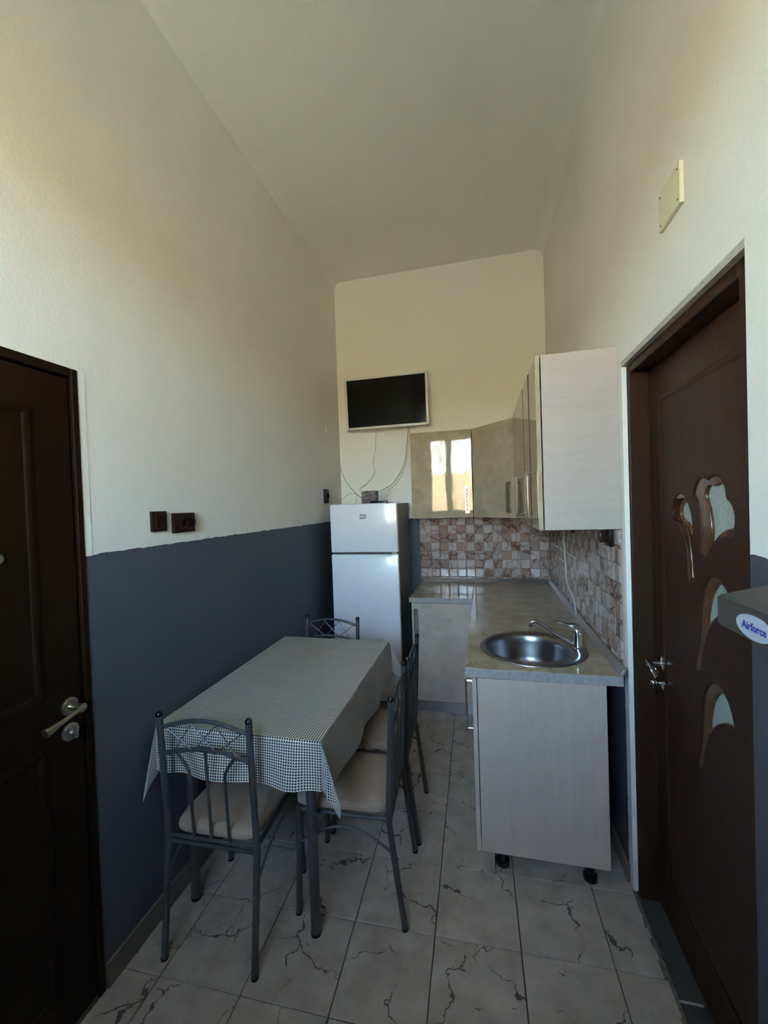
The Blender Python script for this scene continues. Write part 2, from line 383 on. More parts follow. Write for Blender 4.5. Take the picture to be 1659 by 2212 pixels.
# window behind the viewer
w = Thing('window_1', (.8, FY-.12, WN[2]), 'white two-casement window behind the viewer', 'window', kind='structure')
fy0, fy1 = FY-.16, FY-.10
def rect_frame(mb, x0, x1, z0, z1, y0, y1, b):
    mb.box(x0, x0+b, y0, y1, z0, z1, .004); mb.box(x1-b, x1, y0, y1, z0, z1, .004)
    mb.box(x0+b, x1-b, y0, y1, z0, z0+b, .004); mb.box(x0+b, x1-b, y0, y1, z1-b, z1, .004); return mb
w.part('window_frame', rect_frame(MB(), WN[0], WN[1], WN[2], WN[3], fy0-.02, fy1+.01, .045), M['pvc'])
for x0, x1 in ((WN[0]+.02, .645), (.635, WN[1]-.02)):
    c = w.part('casement', rect_frame(MB(), x0, x1, WN[2]+.03, WN[3]-.03, fy0, fy1+.03, .06), M['pvc'])
    w.part('glass_pane', MB().box(x0+.05, x1-.05, FY-.135, FY-.129, WN[2]+.08, WN[3]-.08), M['glass'], c)
w.part('window_sill', MB().box(WN[0]-.04, WN[1]+.04, FY-.09, FY+.10, WN[2]-.03, WN[2], .006), M['pvc'])
single('sky_blocker_slab', MB().box(-1.2, 3.0, FY-.25-1.1, FY-.25, 2.95, 3.12), M['plaster'], 'added slab above the window outside, blocking the high sky', 'sky blocker', kind='structure', smooth=0)  # added unseen slab, cuts off high sky so the floor stays darker
# floor with tiles
mb = MB(); mb.box(-T, RX+T+.2, FY-.25, BY+T, -.12, -.006)
floor = single('floor', mb, M['grout'], 'floor of pale veined marble-look tiles', 'floor', kind='structure', smooth=0)
def clip(poly, ax, lim, sgn):
    o = []
    for i in range(len(poly)):
        a, b = poly[i-1], poly[i]; da = sgn*(lim-a[ax]); db = sgn*(lim-b[ax])
        if (da >= 0) != (db >= 0):
            t = da/(da-db); o.append((a[0]+(b[0]-a[0])*t, a[1]+(b[1]-a[1])*t))
        if db >= 0: o.append(b)
    return o
def slab(poly, z0, z1, ch=.0016):
    mb = MB(); c = Vector((sum(p[0] for p in poly)/len(poly), sum(p[1] for p in poly)/len(poly)))
    ins = [tuple(c+(Vector(p)-c)*(1-ch/max((Vector(p)-c).length, .01)*1.4)) for p in poly]
    A = [mb.bm.verts.new((p[0], p[1], z0)) for p in poly]; B = [mb.bm.verts.new((p[0], p[1], z1-ch)) for p in poly]; C_ = [mb.bm.verts.new((p[0], p[1], z1)) for p in ins]
    n = len(poly)
    for k in range(n):
        mb.bm.faces.new((A[k], A[(k+1) % n], B[(k+1) % n], B[k])); mb.bm.faces.new((B[k], B[(k+1) % n], C_[(k+1) % n], C_[k]))
    mb.bm.faces.new(C_); mb.bm.faces.new(A[::-1]); return mb
ts, th = .2948, .0202; hg = .0016
full = None
for i in range(-5, 5):
    for j in range(-8, 9):
        cx = 1.0226+ts*((i+.5)*math.cos(th)-(j+.5)*math.sin(th)); cy = 1.4408+ts*((i+.5)*math.sin(th)+(j+.5)*math.cos(th))
        h = ts/2-hg; cr = [(-h, -h), (h, -h), (h, h), (-h, h)]
        wp = [(cx+a*math.cos(th)-b*math.sin(th), cy+a*math.sin(th)+b*math.cos(th)) for a, b in cr]
        cl = wp
        for ax, lim, sg in ((0, .001, -1), (0, RX-.001, 1), (1, FY+.001, -1), (1, BY-.001, 1)):
            if cl: cl = clip(cl, ax, lim, sg)
        if len(cl) < 3: continue
        area = abs(sum(cl[k-1][0]*cl[k][1]-cl[k][0]*cl[k-1][1] for k in range(len(cl))))/2
        if area < .0008: continue
        whole = area > .999*(2*h)**2
        if whole:
            if full is None: full = slab(cr, -.006, 0).mesh('floor_tile', M['floor'], 0)
            o = obj('floor_tile', full, floor, (cx, cy, 0)); o.rotation_euler = (0, 0, th)
        else:
            obj('floor_tile', slab([(p[0]-cx, p[1]-cy) for p in cl], -.006, 0).mesh('floor_tile', M['floor'], 0), floor, (cx, cy, 0))
# skirting on the left
bl = Thing('baseboard_left', (0, 1.06, 0), 'dark tiled skirting along the left wall', 'skirting', kind='structure')
y = 1.062
while y < 3.0:
    y1 = min(y+.297, 3.0); a, b = lx(y), lx(y1)
    bl.part('skirting_tile', MB().prism([(a-.002, y), (b-.002, y1), (b+.010, y1), (a+.010, y)], 'z', 0, .082), M['skirt'], smooth=0); y = y1+.003
br = Thing('baseboard_right', (RX, 1.8, 0), 'dark grimy skirting on the right wall beside the sink unit', 'skirting', kind='structure')
y = 1.80
while y < 3.3:
    br.part('skirting_tile', MB().box(RX-.012, RX, y, y+.297, 0, .075, .003), M['skirt'], smooth=0); y += .30
# ------------------------------------------------------------------ left door
d1 = Thing('door_1', (0, .6, 0), 'plain dark brown door in the left wall with satin lever', 'door', kind='structure')
mb = MB(); mb.box(-.07, .004, D1[1]-.022, D1[1], 0, D1[2], .003); mb.box(-.07, .004, D1[0], D1[0]+.022, 0, D1[2], .003); mb.box(-.07, .004, D1[0]+.022, D1[1]-.022, D1[2]-.028, D1[2], .003)
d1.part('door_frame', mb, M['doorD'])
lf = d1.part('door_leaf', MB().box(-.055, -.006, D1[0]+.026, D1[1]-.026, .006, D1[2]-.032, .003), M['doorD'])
def mould(x, s, y0, y1, z0, z1, wd, hgt):
    mb = MB(); q = [(y0, z0), (y1, z0), (y1, z1), (y0, z1)]
    for (a, b), (c, d) in zip(q, q[1:]+q[:1]):
        if abs(a-c) > 1e-6: mb.prism([(x, b-wd), (x+s*hgt*.6, b-wd*.5), (x+s*hgt, b), (x+s*hgt*.6, b+wd*.5), (x, b+wd)], 'y', min(a, c)-wd*.6, max(a, c)+wd*.6) if False else mb.tube([(x, a, b), (x, c, d)], wd*.5, 8)
        else: mb.tube([(x, a, b), (x, c, d)], wd*.5, 8)
    for v in mb.bm.verts: v.co.x = x+(v.co.x-x)*hgt/(wd*.5)
    return mb
for z0, z1 in ((1.02, 1.845), (.16, .86)):
    d1.part('panel_moulding', mould(-.006, 1, D1[0]+.15, .905, z0, z1, .026, .005), M['doorD'], lf)
hd = d1.part('handle', MB().lathe((-.006, .987, .962), (1, 0, 0), [(0, .026), (.006, .026), (.009, .022), (.010, .012), (.048, .011), (.054, .013)]).tube(catmull([(.046, .992, .962), (.049, .95, .957), (.050, .905, .950), (.050, .872, .944)], 5), [.007]*3+[.0062]*3+[.0065, .007, .0075, .008, .009, .010, .011, .012, .0130, .0132]), M['brass'])
d1.part('lock', MB().lathe((-.006, .985, .885), (1, 0, 0), [(0, .026), (.006, .026), (.010, .021), (.011, .009), (.022, .009)]).box(.012, .024, .979, .991, .868, .902, .003), M['satin'])
d1.part('peephole', MB().lathe((-.006, .816, 1.432), (1, 0, 0), [(0, .014), (.005, .014), (.009, .010), (.009, .006)]), M['satin'])
# ------------------------------------------------------------------ right door
mb = MB(); mb.box(RX+.16, RX+.20, D2[0]-.3, D2[1]+.3, -.1, D2[2]+.3); mb.box(RX+T-.01, RX+.17, D2[0]-.3, D2[0]-.26, -.1, D2[2]+.3); mb.box(RX+T-.01, RX+.17, D2[1]+.26, D2[1]+.3, -.1, D2[2]+.3); mb.box(RX+T-.01, RX+.17, D2[0]-.3, D2[1]+.3, D2[2]+.26, D2[2]+.3)
single('wall_light_stop', mb, M['ceil'], 'added wall behind the carved door, closing out sky light', 'wall', kind='structure', smooth=0)  # added unseen box, stops sky light leaking in around the door panes
d2 = Thing('door_2', (1.84, 1.38, 0), 'brown door in the right wall with carved frosted tulip panes', 'door', kind='structure')
fx0, fx1 = 1.778, 1.90
mb = MB(); fw = .034
for y0, y1 in ((D2[1]-fw, D2[1]), (D2[0], D2[0]+.056)):
    mb.box(fx0, fx1, y0, y1, 0, D2[2]-.016, .003)
mb.box(fx0, fx1, D2[0]+.056, D2[1]-fw, D2[2]-.05, D2[2]-.016, .003)
mb.box(1.872, 1.90, D2[0]+fw, D2[1]-fw, 0, .02)
d2.part('door_frame', mb, M['door'])
mb = MB(); mb.box(RX-.001, fx1, D2[0], D2[1], D2[2]-.018, D2[2]+.001, 0)
d2.part('plaster_reveal', mb, M['plaster'], smooth=0)
mb = MB(); mb.tube([(fx0, D2[1]-fw+.006, .01), (fx0, D2[1]-fw+.006, D2[2]-.055)], .005, 8)
d2.part('frame_bead', mb, M['door'])
RA = [(1.551,1.476),(1.547,1.505),(1.526,1.53),(1.498,1.541),(1.472,1.535),(1.447,1.513),(1.429,1.485),(1.42,1.455),(1.417,1.425),(1.414,1.373),(1.414,1.315),(1.42,1.286),(1.433,1.278),(1.445,1.281),(1.451,1.309),(1.456,1.357),(1.467,1.396),(1.481,1.429),(1.502,1.451),(1.535,1.456),(1.549,1.466)]
GA = [(1.5,1.488),(1.494,1.505),(1.462,1.525),(1.442,1.506),(1.429,1.48),(1.424,1.452),(1.424,1.42),(1.44,1.437),(1.46,1.453),(1.48,1.461),(1.498,1.471)]
RB = [(1.402,1.541),(1.392,1.563),(1.374,1.579),(1.351,1.584),(1.327,1.576),(1.31,1.583),(1.283,1.585),(1.264,1.577),(1.252,1.565),(1.242,1.548),(1.238,1.526),(1.220,1.514),(1.210,1.501),(1.204,1.483),(1.206,1.46),(1.215,1.435),(1.255,1.429),(1.285,1.420),(1.309,1.403),(1.325,1.387),(1.338,1.371),(1.356,1.362),(1.369,1.37),(1.37,1.39),(1.366,1.424),(1.37,1.457),(1.377,1.502),(1.389,1.527)]
GB = [(1.345,1.538),(1.338,1.553),(1.323,1.562),(1.295,1.56),(1.263,1.567),(1.252,1.557),(1.245,1.542),(1.242,1.526),(1.224,1.514),(1.214,1.501),(1.208,1.483),(1.21,1.464),(1.219,1.452),(1.247,1.447),(1.273,1.435),(1.296,1.419),(1.313,1.407),(1.327,1.395),(1.32,1.428),(1.321,1.46),(1.33,1.496),(1.341,1.52)]
RD = [(1.366,0.954),(1.349,0.987),(1.317,1.013),(1.28,1.015),(1.247,0.994),(1.226,0.957),(1.226,0.938),(1.276,0.920),(1.321,0.888),(1.346,0.854),(1.372,0.798),(1.387,0.742),(1.404,0.727),(1.417,0.734),(1.392,0.81),(1.376,0.906)]
GD = [(1.326,0.964),(1.284,1.004),(1.253,0.99),(1.231,0.959),(1.23,0.945),(1.276,0.928),(1.321,0.896),(1.343,0.866),(1.352,0.87),(1.347,0.91)]
RC = [(a, b+.295) for a, b in RD]; GC = [(a, b+.295) for a, b in GD]
LX = 1.838; ly0, ly1, lz1 = D2[0]+.059, D2[1]-fw-.003, D2[2]-.053
holes = [closed_smooth(q) for q in (RA, RB, RC, RD)]
mb = outline_mesh([[(ly0, .012), (ly1, .012), (ly1, lz1), (ly0, lz1)]]+holes, .018, .006, lambda a, b, c: (LX+.018+c, a, b))
leaf = d2.part('door_leaf', mb, M['door'], smooth=50, flat=True)
for ro, gl in zip((RA, RB, RC, RD), (GA, GB, GC, GD)):
    c = Vector((sum(p[0] for p in ro)/len(ro), sum(p[1] for p in ro)/len(ro)))
    big = closed_smooth([tuple(c+(Vector(p)-c)*1.06) for p in ro]); gs = closed_smooth(gl, 3)
    e = d2.part('carved_groove', outline_mesh([big, gs], .006, .004, lambda a, b, c: (LX+.010+c, a, b)), M['carve'], leaf, smooth=50, flat=True)
    cg = Vector((sum(p[0] for p in gl)/len(gl), sum(p[1] for p in gl)/len(gl)))
    d2.part('glass_pane', outline_mesh([[tuple(cg+(Vector(p)-cg)*1.05) for p in gs]], .002, 0, lambda a, b, c: (LX+.0155+c, a, b)), M['frosted'], leaf, label='frosted greenish glass pane')
d2.part('panel_moulding', mould(LX, -1, 1.10, 1.625, .18, 1.872, .02, .004), M['door'], leaf)
d2.part('handle', MB().lathe((LX, 1.648, .945), (-1, 0, 0), [(0, .026), (.006, .026), (.009, .022), (.010, .010), (.046, .010), (.052, .012)]).tube(catmull([(LX-.046, 1.652, .945), (LX-.048, 1.62, .944), (LX-.05, 1.58, .936), (LX-.05, 1.545, .928)], 5), [.008]*6+[.0085, .0085, .009, .0095, .010, .0105, .011, .0115, .012, .012]), M['chrome'])
d2.part('lock', MB().lathe((LX, 1.652, .872), (-1, 0, 0), [(0, .025), (.006, .025), (.010, .02), (.011, .009), (.03, .009)]).ball((LX-.03, 1.652, .872), .011), M['chrome'])
th_ = Thing('trim_1', (1.8, 1.38, 0), 'dark threshold of the carved brown door with a chipped floor edge', 'threshold', kind='structure')
for y0, y1 in ((D2[0], 1.400), (1.404, D2[1])): th_.part('threshold_slab', MB().box(RX+.006, 1.90, y0+.001, y1-.001, -.05, -.001, .003), M['threshold'], smooth=0)
th_.part('joint', MB().box(RX+.006, LX-.002, 1.400, 1.404, -.05, -.0005), M['plaster'], smooth=0)
mb = MB(); y = D2[0]+.002; rnd = random.Random(3)
while y < D2[1]-.02:
    d = rnd.uniform(.015, .04); e = min(y+d, D2[1]-.002); mb.box(RX-.004+rnd.uniform(-.006, .003), RX+.008+rnd.uniform(-.004, .004), y, e, -.02, rnd.uniform(.0012, .004), .0012); y = e
th_.part('broken_edge', mb, M['edge'], smooth=0)
# ------------------------------------------------------------------ mosaic splashback
def mosaic_mesh(w, h, d, m, nm):
    mb = MB(); c = .0055
    a = [(-w/2, -h/2), (w/2, -h/2), (w/2, h/2), (-w/2, h/2)]
    q0 = [mb.bm.verts.new((x, 0, z)) for x, z in a]; q1 = [mb.bm.verts.new((x, -d*.45, z)) for x, z in a]
    b = [(math.copysign(w/2-c, x), math.copysign(h/2-c, z)) for x, z in a]; q2 = [mb.bm.verts.new((x, -d, z)) for x, z in b]
    for k in range(4):
        l = (k+1) % 4; mb.bm.faces.new((q0[k], q0[l], q1[l], q1[k])); mb.bm.faces.new((q1[k], q1[l], q2[l], q2[k]))
    mb.bm.faces.new(q2); mb.bm.faces.new(q0[::-1]); return mb.mesh(nm, m, 0)
ms, gz0, mz1 = .0745, .896, 1.40
pm = {}
def mosaic(par, i, k, loc, rz, w, h):
    dk = ((i+k) % 2 == 0) ^ (random.random() < .10)
    key = (dk, round(w, 4), round(h, 4))
    if key not in pm: pm[key] = mosaic_mesh(w-.0022, h-.0022, .0065, M['mosD'] if dk else M['mosL'], 'mosaic_tile')
    o = obj('mosaic_tile', pm[key], par, loc); o.rotation_euler = (0, 0, rz)
rows = [(.868, gz0)]+[(gz0+k*ms, gz0+(k+1)*ms) for k in range(6)]+[(gz0+6*ms, 1.414)]
bkx0, bkx1 = .682, RX-.012
mb = MB().box(bkx0, bkx1+.012, BY-.006, BY, .84, 1.414); bk = obj('tile_bed', mb.mesh('tile_bed', M['mosgrout'], 0), wall_back)
mb = MB().box(RX-.008, RX, 1.792, BY, .84, 1.414); rk = obj('tile_bed', mb.mesh('tile_bed', M['mosgrout'], 0), wall_right)
cuts = [bkx0]+[bkx0+.022+ms*k for k in range(1, 15)]; cuts = [c for c in cuts if c < bkx1-.02]+[bkx1]
for i, (a, b) in enumerate(zip(cuts, cuts[1:])):
    for k, (c, d) in enumerate(rows): mosaic(wall_back, i, k, ((a+b)/2, BY-.006, (c+d)/2), 0, b-a, d-c)
cy = [1.794+ms*k for k in range(25)]; cy = [c for c in cy if c < BY-.04]+[BY-.014]
for i, (a, b) in enumerate(zip(cy, cy[1:])):
    for k, (c, d) in enumerate(rows): mosaic(wall_right, i, k, (RX-.008, (a+b)/2, (c+d)/2), math.pi*.5*-1, b-a, d-c)
# ------------------------------------------------------------------ kitchen units
UZ0, UZ1 = 1.4126, 2.1275
def lattice(o, u, nrm, z0, z1, w=.026):
    # pull handle: pierced strip with crossed bars on two posts; o=(x,y) centre on the face, u across, nrm outwards
    mb = MB(); o = Vector((o[0], o[1], 0)); u = Vector((u[0], u[1], 0)).normalized(); n = Vector((nrm[0], nrm[1], 0)).normalized()
    def P(a, z, h=.027): q = o+u*a+n*h; return (q.x, q.y, z)
    def bar(a0, a1, h0, h1, za, zb):
        c = [mb.bm.verts.new(P(a, z, h)) for z in (za, zb) for a, h in ((a0, h0), (a1, h0), (a1, h1), (a0, h1))]
        for f in ((0, 1, 2, 3), (7, 6, 5, 4), (0, 4, 5, 1), (1, 5, 6, 2), (2, 6, 7, 3), (3, 7, 4, 0)): mb.bm.faces.new([c[k] for k in f])
    for s in (-1, 1): bar(s*w/2-.0024, s*w/2+.0024, .0225, .0305, z0-.004, z1+.004)
    for z in (z0, z1): bar(-w/2, w/2, .0225, .0305, z-.004, z+.004)
    N = 7; h = (z1-z0)/N
    for k in range(N):
        a, b = z0+k*h, z0+(k+1)*h
        mb.tube([P(-w/2, a), P(w/2, b)], .0022, 5); mb.tube([P(w/2, a), P(-w/2, b)], .0022, 5)
    for z in (z0+.004, z1-.004): mb.tube([P(0, z, 0), P(0, z, .024)], .0065, 8)
    return mb
def hbox(x0, x1, y0, y1, z0, z1, t=.016, open_top=False):
    mb = MB(); mb.box(x0, x0+t, y0, y1, z0, z1); mb.box(x1-t, x1, y0, y1, z0, z1); mb.box(x0+t, x1-t, y0, y1, z0, z0+t)
    if not open_top: mb.box(x0+t, x1-t, y0, y1, z1-t, z1)
    return mb
# back wall cabinet
c = Thing('wall_cabinet', (.9, BY, UZ0), 'gloss beige single-door wall cabinet right of television, reflecting the window', 'cabinet')
c.part('carcass', hbox(.655, 1.150, 3.46, BY, UZ0, UZ1).box(.655, 1.15, BY-.012, BY-.008, UZ0, UZ1), M['carcass'], smooth=0)
dr = c.part('door', MB().box(.6515, 1.1505, 3.44, 3.458, UZ0, UZ1, .0015), M['front'])
c.part('handle', lattice((1.108, 3.44), (1, 0), (0, -1), 1.452, 1.664), M['chrome'], dr)
# corner cabinet with the slanted front
c = Thing('wall_cabinet', (1.5, BY, UZ0), 'slanted-front corner wall cabinet between the beige back unit and right-hand run', 'cabinet')
A, B_ = Vector((1.156, 3.444)), Vector((1.452, 3.096)); dv = (B_-A).normalized(); nv = Vector((dv.y, -dv.x)); nv = nv if nv.y < 0 else -nv
ci = [(A-nv*.02), (B_-nv*.02), Vector((RX, 3.09)), Vector((RX, BY)), Vector((1.156, BY))]
mb = MB()
for z in (UZ0, UZ1-.016): mb.prism([tuple(p) for p in ci], 'z', z, z+.016)
mb.box(1.156, 1.17, 3.47, BY, UZ0+.016, UZ1-.016); mb.box(1.48, RX, 3.098, 3.112, UZ0+.016, UZ1-.016)
c.part('carcass', mb, M['carcass'], smooth=0)
dr = c.part('door', MB().prism([tuple(A+dv*.002), tuple(B_-dv*.002), tuple(B_-dv*.002-nv*.018), tuple(A+dv*.002-nv*.018)], 'z', UZ0, UZ1), M['front'], smooth=0)
hp = B_-dv*.042
c.part('handle', lattice(tuple(hp), tuple(dv), tuple(nv), 1.452, 1.672), M['brass'], dr)
# right-hand run
def run_unit(y0, y1, doors, label, end=False):
    c = Thing('wall_cabinet', (RX, (y0+y1)/2, UZ0), label, 'cabinet')
    mb = MB(); x0, x1, t = 1.4775, RX-.001, .016
    mb.box(x0, x1, y0+t, y1-t, UZ0, UZ0+t); mb.box(x0, x1, y0+t, y1-t, UZ1-t, UZ1); mb.box(x0, x1, y1-t, y1, UZ0, UZ1); mb.box(x1-.005, x1, y0+t, y1-t, UZ0+t, UZ1-t)
    c.part('carcass', mb, M['carcass'], smooth=0)
    c.part('side_panel', MB().box(x0, x1, y0, y0+t, UZ0, UZ1, .001), M['ashX'], smooth=0)
    for n_, (a, b, hy) in enumerate(doors):
        xd = 1.455 - (0 if a < 1.9 else .003 if a < 2.2 else .005)
        dr = c.part('door', MB().box(xd, 1.473, a+.0025, b-.0015, UZ0, UZ1, .001), M['front'])
        if a > 1.9: c.part('edge_strip', MB().box(xd+.0004, 1.473, a+.0015, a+.0026, UZ0+.001, UZ1-.001), M['socket'], dr, smooth=0)
        if hy: c.part('handle', lattice((xd, hy), (0, 1), (-1, 0), 1.452, 1.668), M['chrome'], dr)
run_unit(1.808, 2.316, [(1.808, 2.069, 2.02), (2.069, 2.316, None)], 'nearest wall cabinet of the right-hand run with pale ash side panel')
run_unit(2.318, 3.092, [(2.318, 3.092, 2.52)], 'far wide-door wall cabinet on right wall, behind the ash-sided one')
# base units
CT0, CT1, CTX, CTY = .82, .858, 1.141, 1.725
b = Thing('base_cabinet', (1.45, 2.3, 0), 'sink base cabinet with large pale ash end panel on black feet', 'cabinet')
b.part('side_panel', MB().box(1.189, 1.672, 1.721, 1.739, .10, CT0-.001, .001), M['ashZ'], smooth=0)
mb = MB(); mb.box(1.189, 1.672, 1.739, 3.0, .10, .116); mb.box(1.189, 1.672, 2.984, 3.0, .116, CT0-.001); mb.box(1.66, 1.672, 1.739, 2.984, .116, CT0-.001)
b.part('carcass', mb, M['carcass'], smooth=0)
for a, e, hy in ((1.722, 2.12, 1.77), (2.124, 2.52, 2.47), (2.524, 2.955, 2.57)):
    dr = b.part('door', MB().box(1.168, 1.186, a, e, .10, CT0-.004, .0015), M['frontB'])
    b.part('handle', lattice((1.168, hy), (0, 1), (-1, 0), .58, .79, .02), M['chrome'], dr)
b.part('plinth', MB().box(1.230, 1.238, 1.745, 2.95, .002, .099), M['alu'], smooth=0)
for x, y in ((1.272, 1.795), (1.612, 1.79), (1.272, 2.9), (1.612, 2.9), (1.272, 2.35), (1.612, 2.35)):
    b.part('foot', MB().lathe((x, y, .1), (0, 0, -1), [(0, .030), (.02, .030), (.02, .018), (.075, .018), (.08, .026), (.1, .027)]), M['cap'])
b = Thing('base_cabinet', (.91, 3.3, 0), 'greige gloss one-door base cabinet between fridge and sink run', 'cabinet')
b.part('carcass', hbox(.700, 1.16, 3.0, BY-.02, .10, CT0-.001).box(.70, 1.16, BY-.02, BY-.012, .1, CT0-.001), M['carcass'], smooth=0)
dr = b.part('door', MB().box(.701, 1.152, 2.982, 2.999, .10, CT0-.004, .0015), M['frontB'])
b.part('handle', lattice((.734, 2.982), (1, 0), (0, -1), .60, .772), M['satin'], dr)
b.part('plinth', MB().box(.70, 1.19, 3.03, 3.038, .001, .099), M['alu'], smooth=0)
for x in (.74, 1.12):
    for y in (3.08, 3.5): b.part('foot', MB().lathe((x, y, .1), (0, 0, -1), [(0, .03), (.02, .03), (.02, .018), (.08, .018), (.08, .026), (.1, .027)]), M['cap'])
# worktops
SX, SY = 1.414, 2.0
hole = [(SX+.186*math.cos(2*math.pi*k/40), SY+.186*math.sin(2*math.pi*k/40)) for k in range(40)]
x0, x1 = CTX, 1.732
mb = outline_mesh([[(x0, CTY), (x1, CTY), (x1, BY-.015), (x0, BY-.015)], hole], (CT1-CT0)/2, .002, lambda a, b, c: (a, b, (CT0+CT1)/2+c))
wt = Thing('worktop', (1.43, 2.6, CT0), 'long beige marbled worktop along the right wall holding the sink', 'worktop')
wt.part('slab', mb, M['top'], smooth=40, flat=True)
wt.part('edge_band', MB().box(x0-.001, x1, CTY-.0015, CTY+.0005, CT0, CT1-.002), M['topE'], label='grey laminate front edge', smooth=0)
wt = Thing('worktop', (.91, 3.3, CT0), 'short beige marbled worktop beside the fridge', 'worktop')
wt.part('slab', MB().box(.686, CTX-.002, 2.966, BY-.015, CT0, CT1, .003), M['top'], smooth=0)
wt.part('edge_band', MB().box(.688, CTX-.004, 2.964, 2.967, CT0+.002, CT1-.003), M['topE'], label='pale laminate front edge', smooth=0)
# aluminium upstands
tri = [(0, 0), (.026, 0), (.004, .026), (0, .026)]
mb = MB().prism([(BY-.014-a, CT1+b) for a, b in tri], 'x', .70, RX-.03)
single('trim_2', mb, M['alu'], 'aluminium upstand strip below the far mosaic tiles', 'trim', kind='structure', smooth=0)
t3 = Thing('trim_3', (RX-.02, 2.6, CT1), 'aluminium upstand strip along the right-hand tiled wall', 'trim', kind='structure')
t3.part('strip', MB().prism([(RX-.017-a, CT1+b) for a, b in tri], 'y', CTY+.006, BY-.042), M['alu'], smooth=0)
mb = MB(); xs = RX-.017
for p, q in (((0, .001), (.026, .001)), ((.026, .001), (.004, .026)), ((.004, .026), (0, .001)), ((.002, .001), (.014, .013)), ((.014, .001), (.004, .018))):
    mb.tube([(xs-p[0], CTY+.004, CT1+p[1]), (xs-q[0], CTY+.004, CT1+q[1])], .0012, 5)
t3.part('end_ribs', mb, M['satin'])
# sink and tap
s = Thing('sink', (SX, SY, CT1), 'round stainless steel inset sink in the worktop', 'sink')
ocx, ocy = 1.434, 2.0
s.part('bowl', MB().rings([(ocx, ocy, CT1+.0005, .234), (ocx, ocy, CT1+.005, .233), (ocx, ocy, CT1+.007, .228), (ocx-.004, ocy, CT1+.007, .218), (SX, SY, CT1+.005, .186), (SX, SY, CT1-.004, .180), (SX, SY, CT1-.03, .176), (SX, SY, CT1-.10, .168), (SX, SY, CT1-.135, .155), (SX, SY, CT1-.150, .125), (SX, SY, CT1-.155, .08), (SX, SY, CT1-.158, .035)], 56, False, True), M['steel'], smooth=60)
s.part('drain', MB().rings([(SX, SY, CT1-.157, .034), (SX, SY, CT1-.1545, .032), (SX, SY, CT1-.1555, .02), (SX, SY, CT1-.157, .004)], 24), M['chrome'])
fx, fy_ = 1.628, 2.0; z0 = CT1+.007
f = Thing('faucet', (fx, fy_, z0), 'chrome single-lever mixer tap on the sink rim', 'faucet')
f.part('body', MB().lathe((fx, fy_, z0), (0, 0, 1), [(0, .026), (.004, .026), (.008, .021), (.03, .020), (.066, .021), (.07, .0225), (.082, .022), (.094, .014), (.097, .004)], 28), M['chrome'])
f.part('spout', MB().tube(catmull([(fx-.012, fy_, z0+.018), (1.57, fy_, .905), (1.526, fy_, .931), (1.487, fy_, .961), (1.459, fy_, .978), (1.440, fy_, .980), (1.432, fy_, .970)], 5), .0095, 12).lathe((1.433, fy_, .972), (0, 0, -1), [(0, .0115), (.014, .0115), (.014, .008)], 14), M['chrome'])
mb = MB(); mb.tube(catmull([(fx+.008, fy_, z0+.082), (fx-.008, fy_, z0+.098), (1.593, fy_, .968), (1.563, fy_, .977), (1.537, fy_, .980)], 4), [.017]*3+[.016]*3+[.015, .0135, .012, .011, .010, .009, .008, .007, .006, .005, .0045], 12)
for v in mb.bm.verts: v.co.z = v.co.z
f.part('lever', mb, M['chrome'])
# ------------------------------------------------------------------ fridge
fr = Thing('fridge', (.345, 3.28, 0), 'white two-door fridge-freezer standing in the far left corner', 'fridge', rz=.0)
F0, F1, FT, FS, FYF, FYB = .085, .612, 1.553, 1.178, 3.0, 3.57
sk = lambda y: -.022*(y-FYF)
mb = MB(); mb.prism([(F0+.004, FYF+.055), (F1-.002, FYF+.055), (F1-.002+sk(FYB), FYB), (F0+.004+sk(FYB), FYB)], 'z', .03, FT-.004)
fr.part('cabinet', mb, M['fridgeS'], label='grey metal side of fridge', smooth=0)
dt = fr.part('freezer_door', MB().box(F0, F1, FYF, FYF+.048, FS+.006, FT, .010, 3), M['fridge'])
db = fr.part('fridge_door', MB().box(F0, F1, FYF, FYF+.048, .06, FS-.008, .010, 3), M['fridge'])
fr.part('gasket', MB().box(F0+.01, F1-.006, FYF+.046, FYF+.056, .07, FT-.01), M['dark'], smooth=0)
fr.part('grip', MB().prism([(F0+.03, FS-.012), (F1-.03, FS-.012), (F1-.06, FS-.028), ((F0+F1)/2, FS-.036), (F0+.06, FS-.028)], 'y', FYF-.006, FYF+.004), M['fhandle'], db, smooth=0)
fr.part('hinge', MB().box(F1-.05, F1-.012, FYF+.008, FYF+.05, FS-.008, FS+.006, .002), M['satin'])
fn = lambda sx, sz: (lambda a, b_, c: (sx+a, FYF-.0004-c, sz+b_))
fr.part('logo', text_mesh('STAR', .021, .0004, fn(.349, 1.4645), bold=.0006), M['ink'], dt, smooth=0)
fr.part('logo', text_mesh('LIGHT', .019, .0004, fn(.349, 1.4445), bold=.0006), M['ink'], dt, smooth=0)
for x in (F0+.05, F1-.05):
    for y in (FYF+.1, FYB-.05): fr.part('foot', MB().lathe((x+sk(y), y, .03), (0, 0, -1), [(0, .02), (.03, .02)], 12), M['cap'])
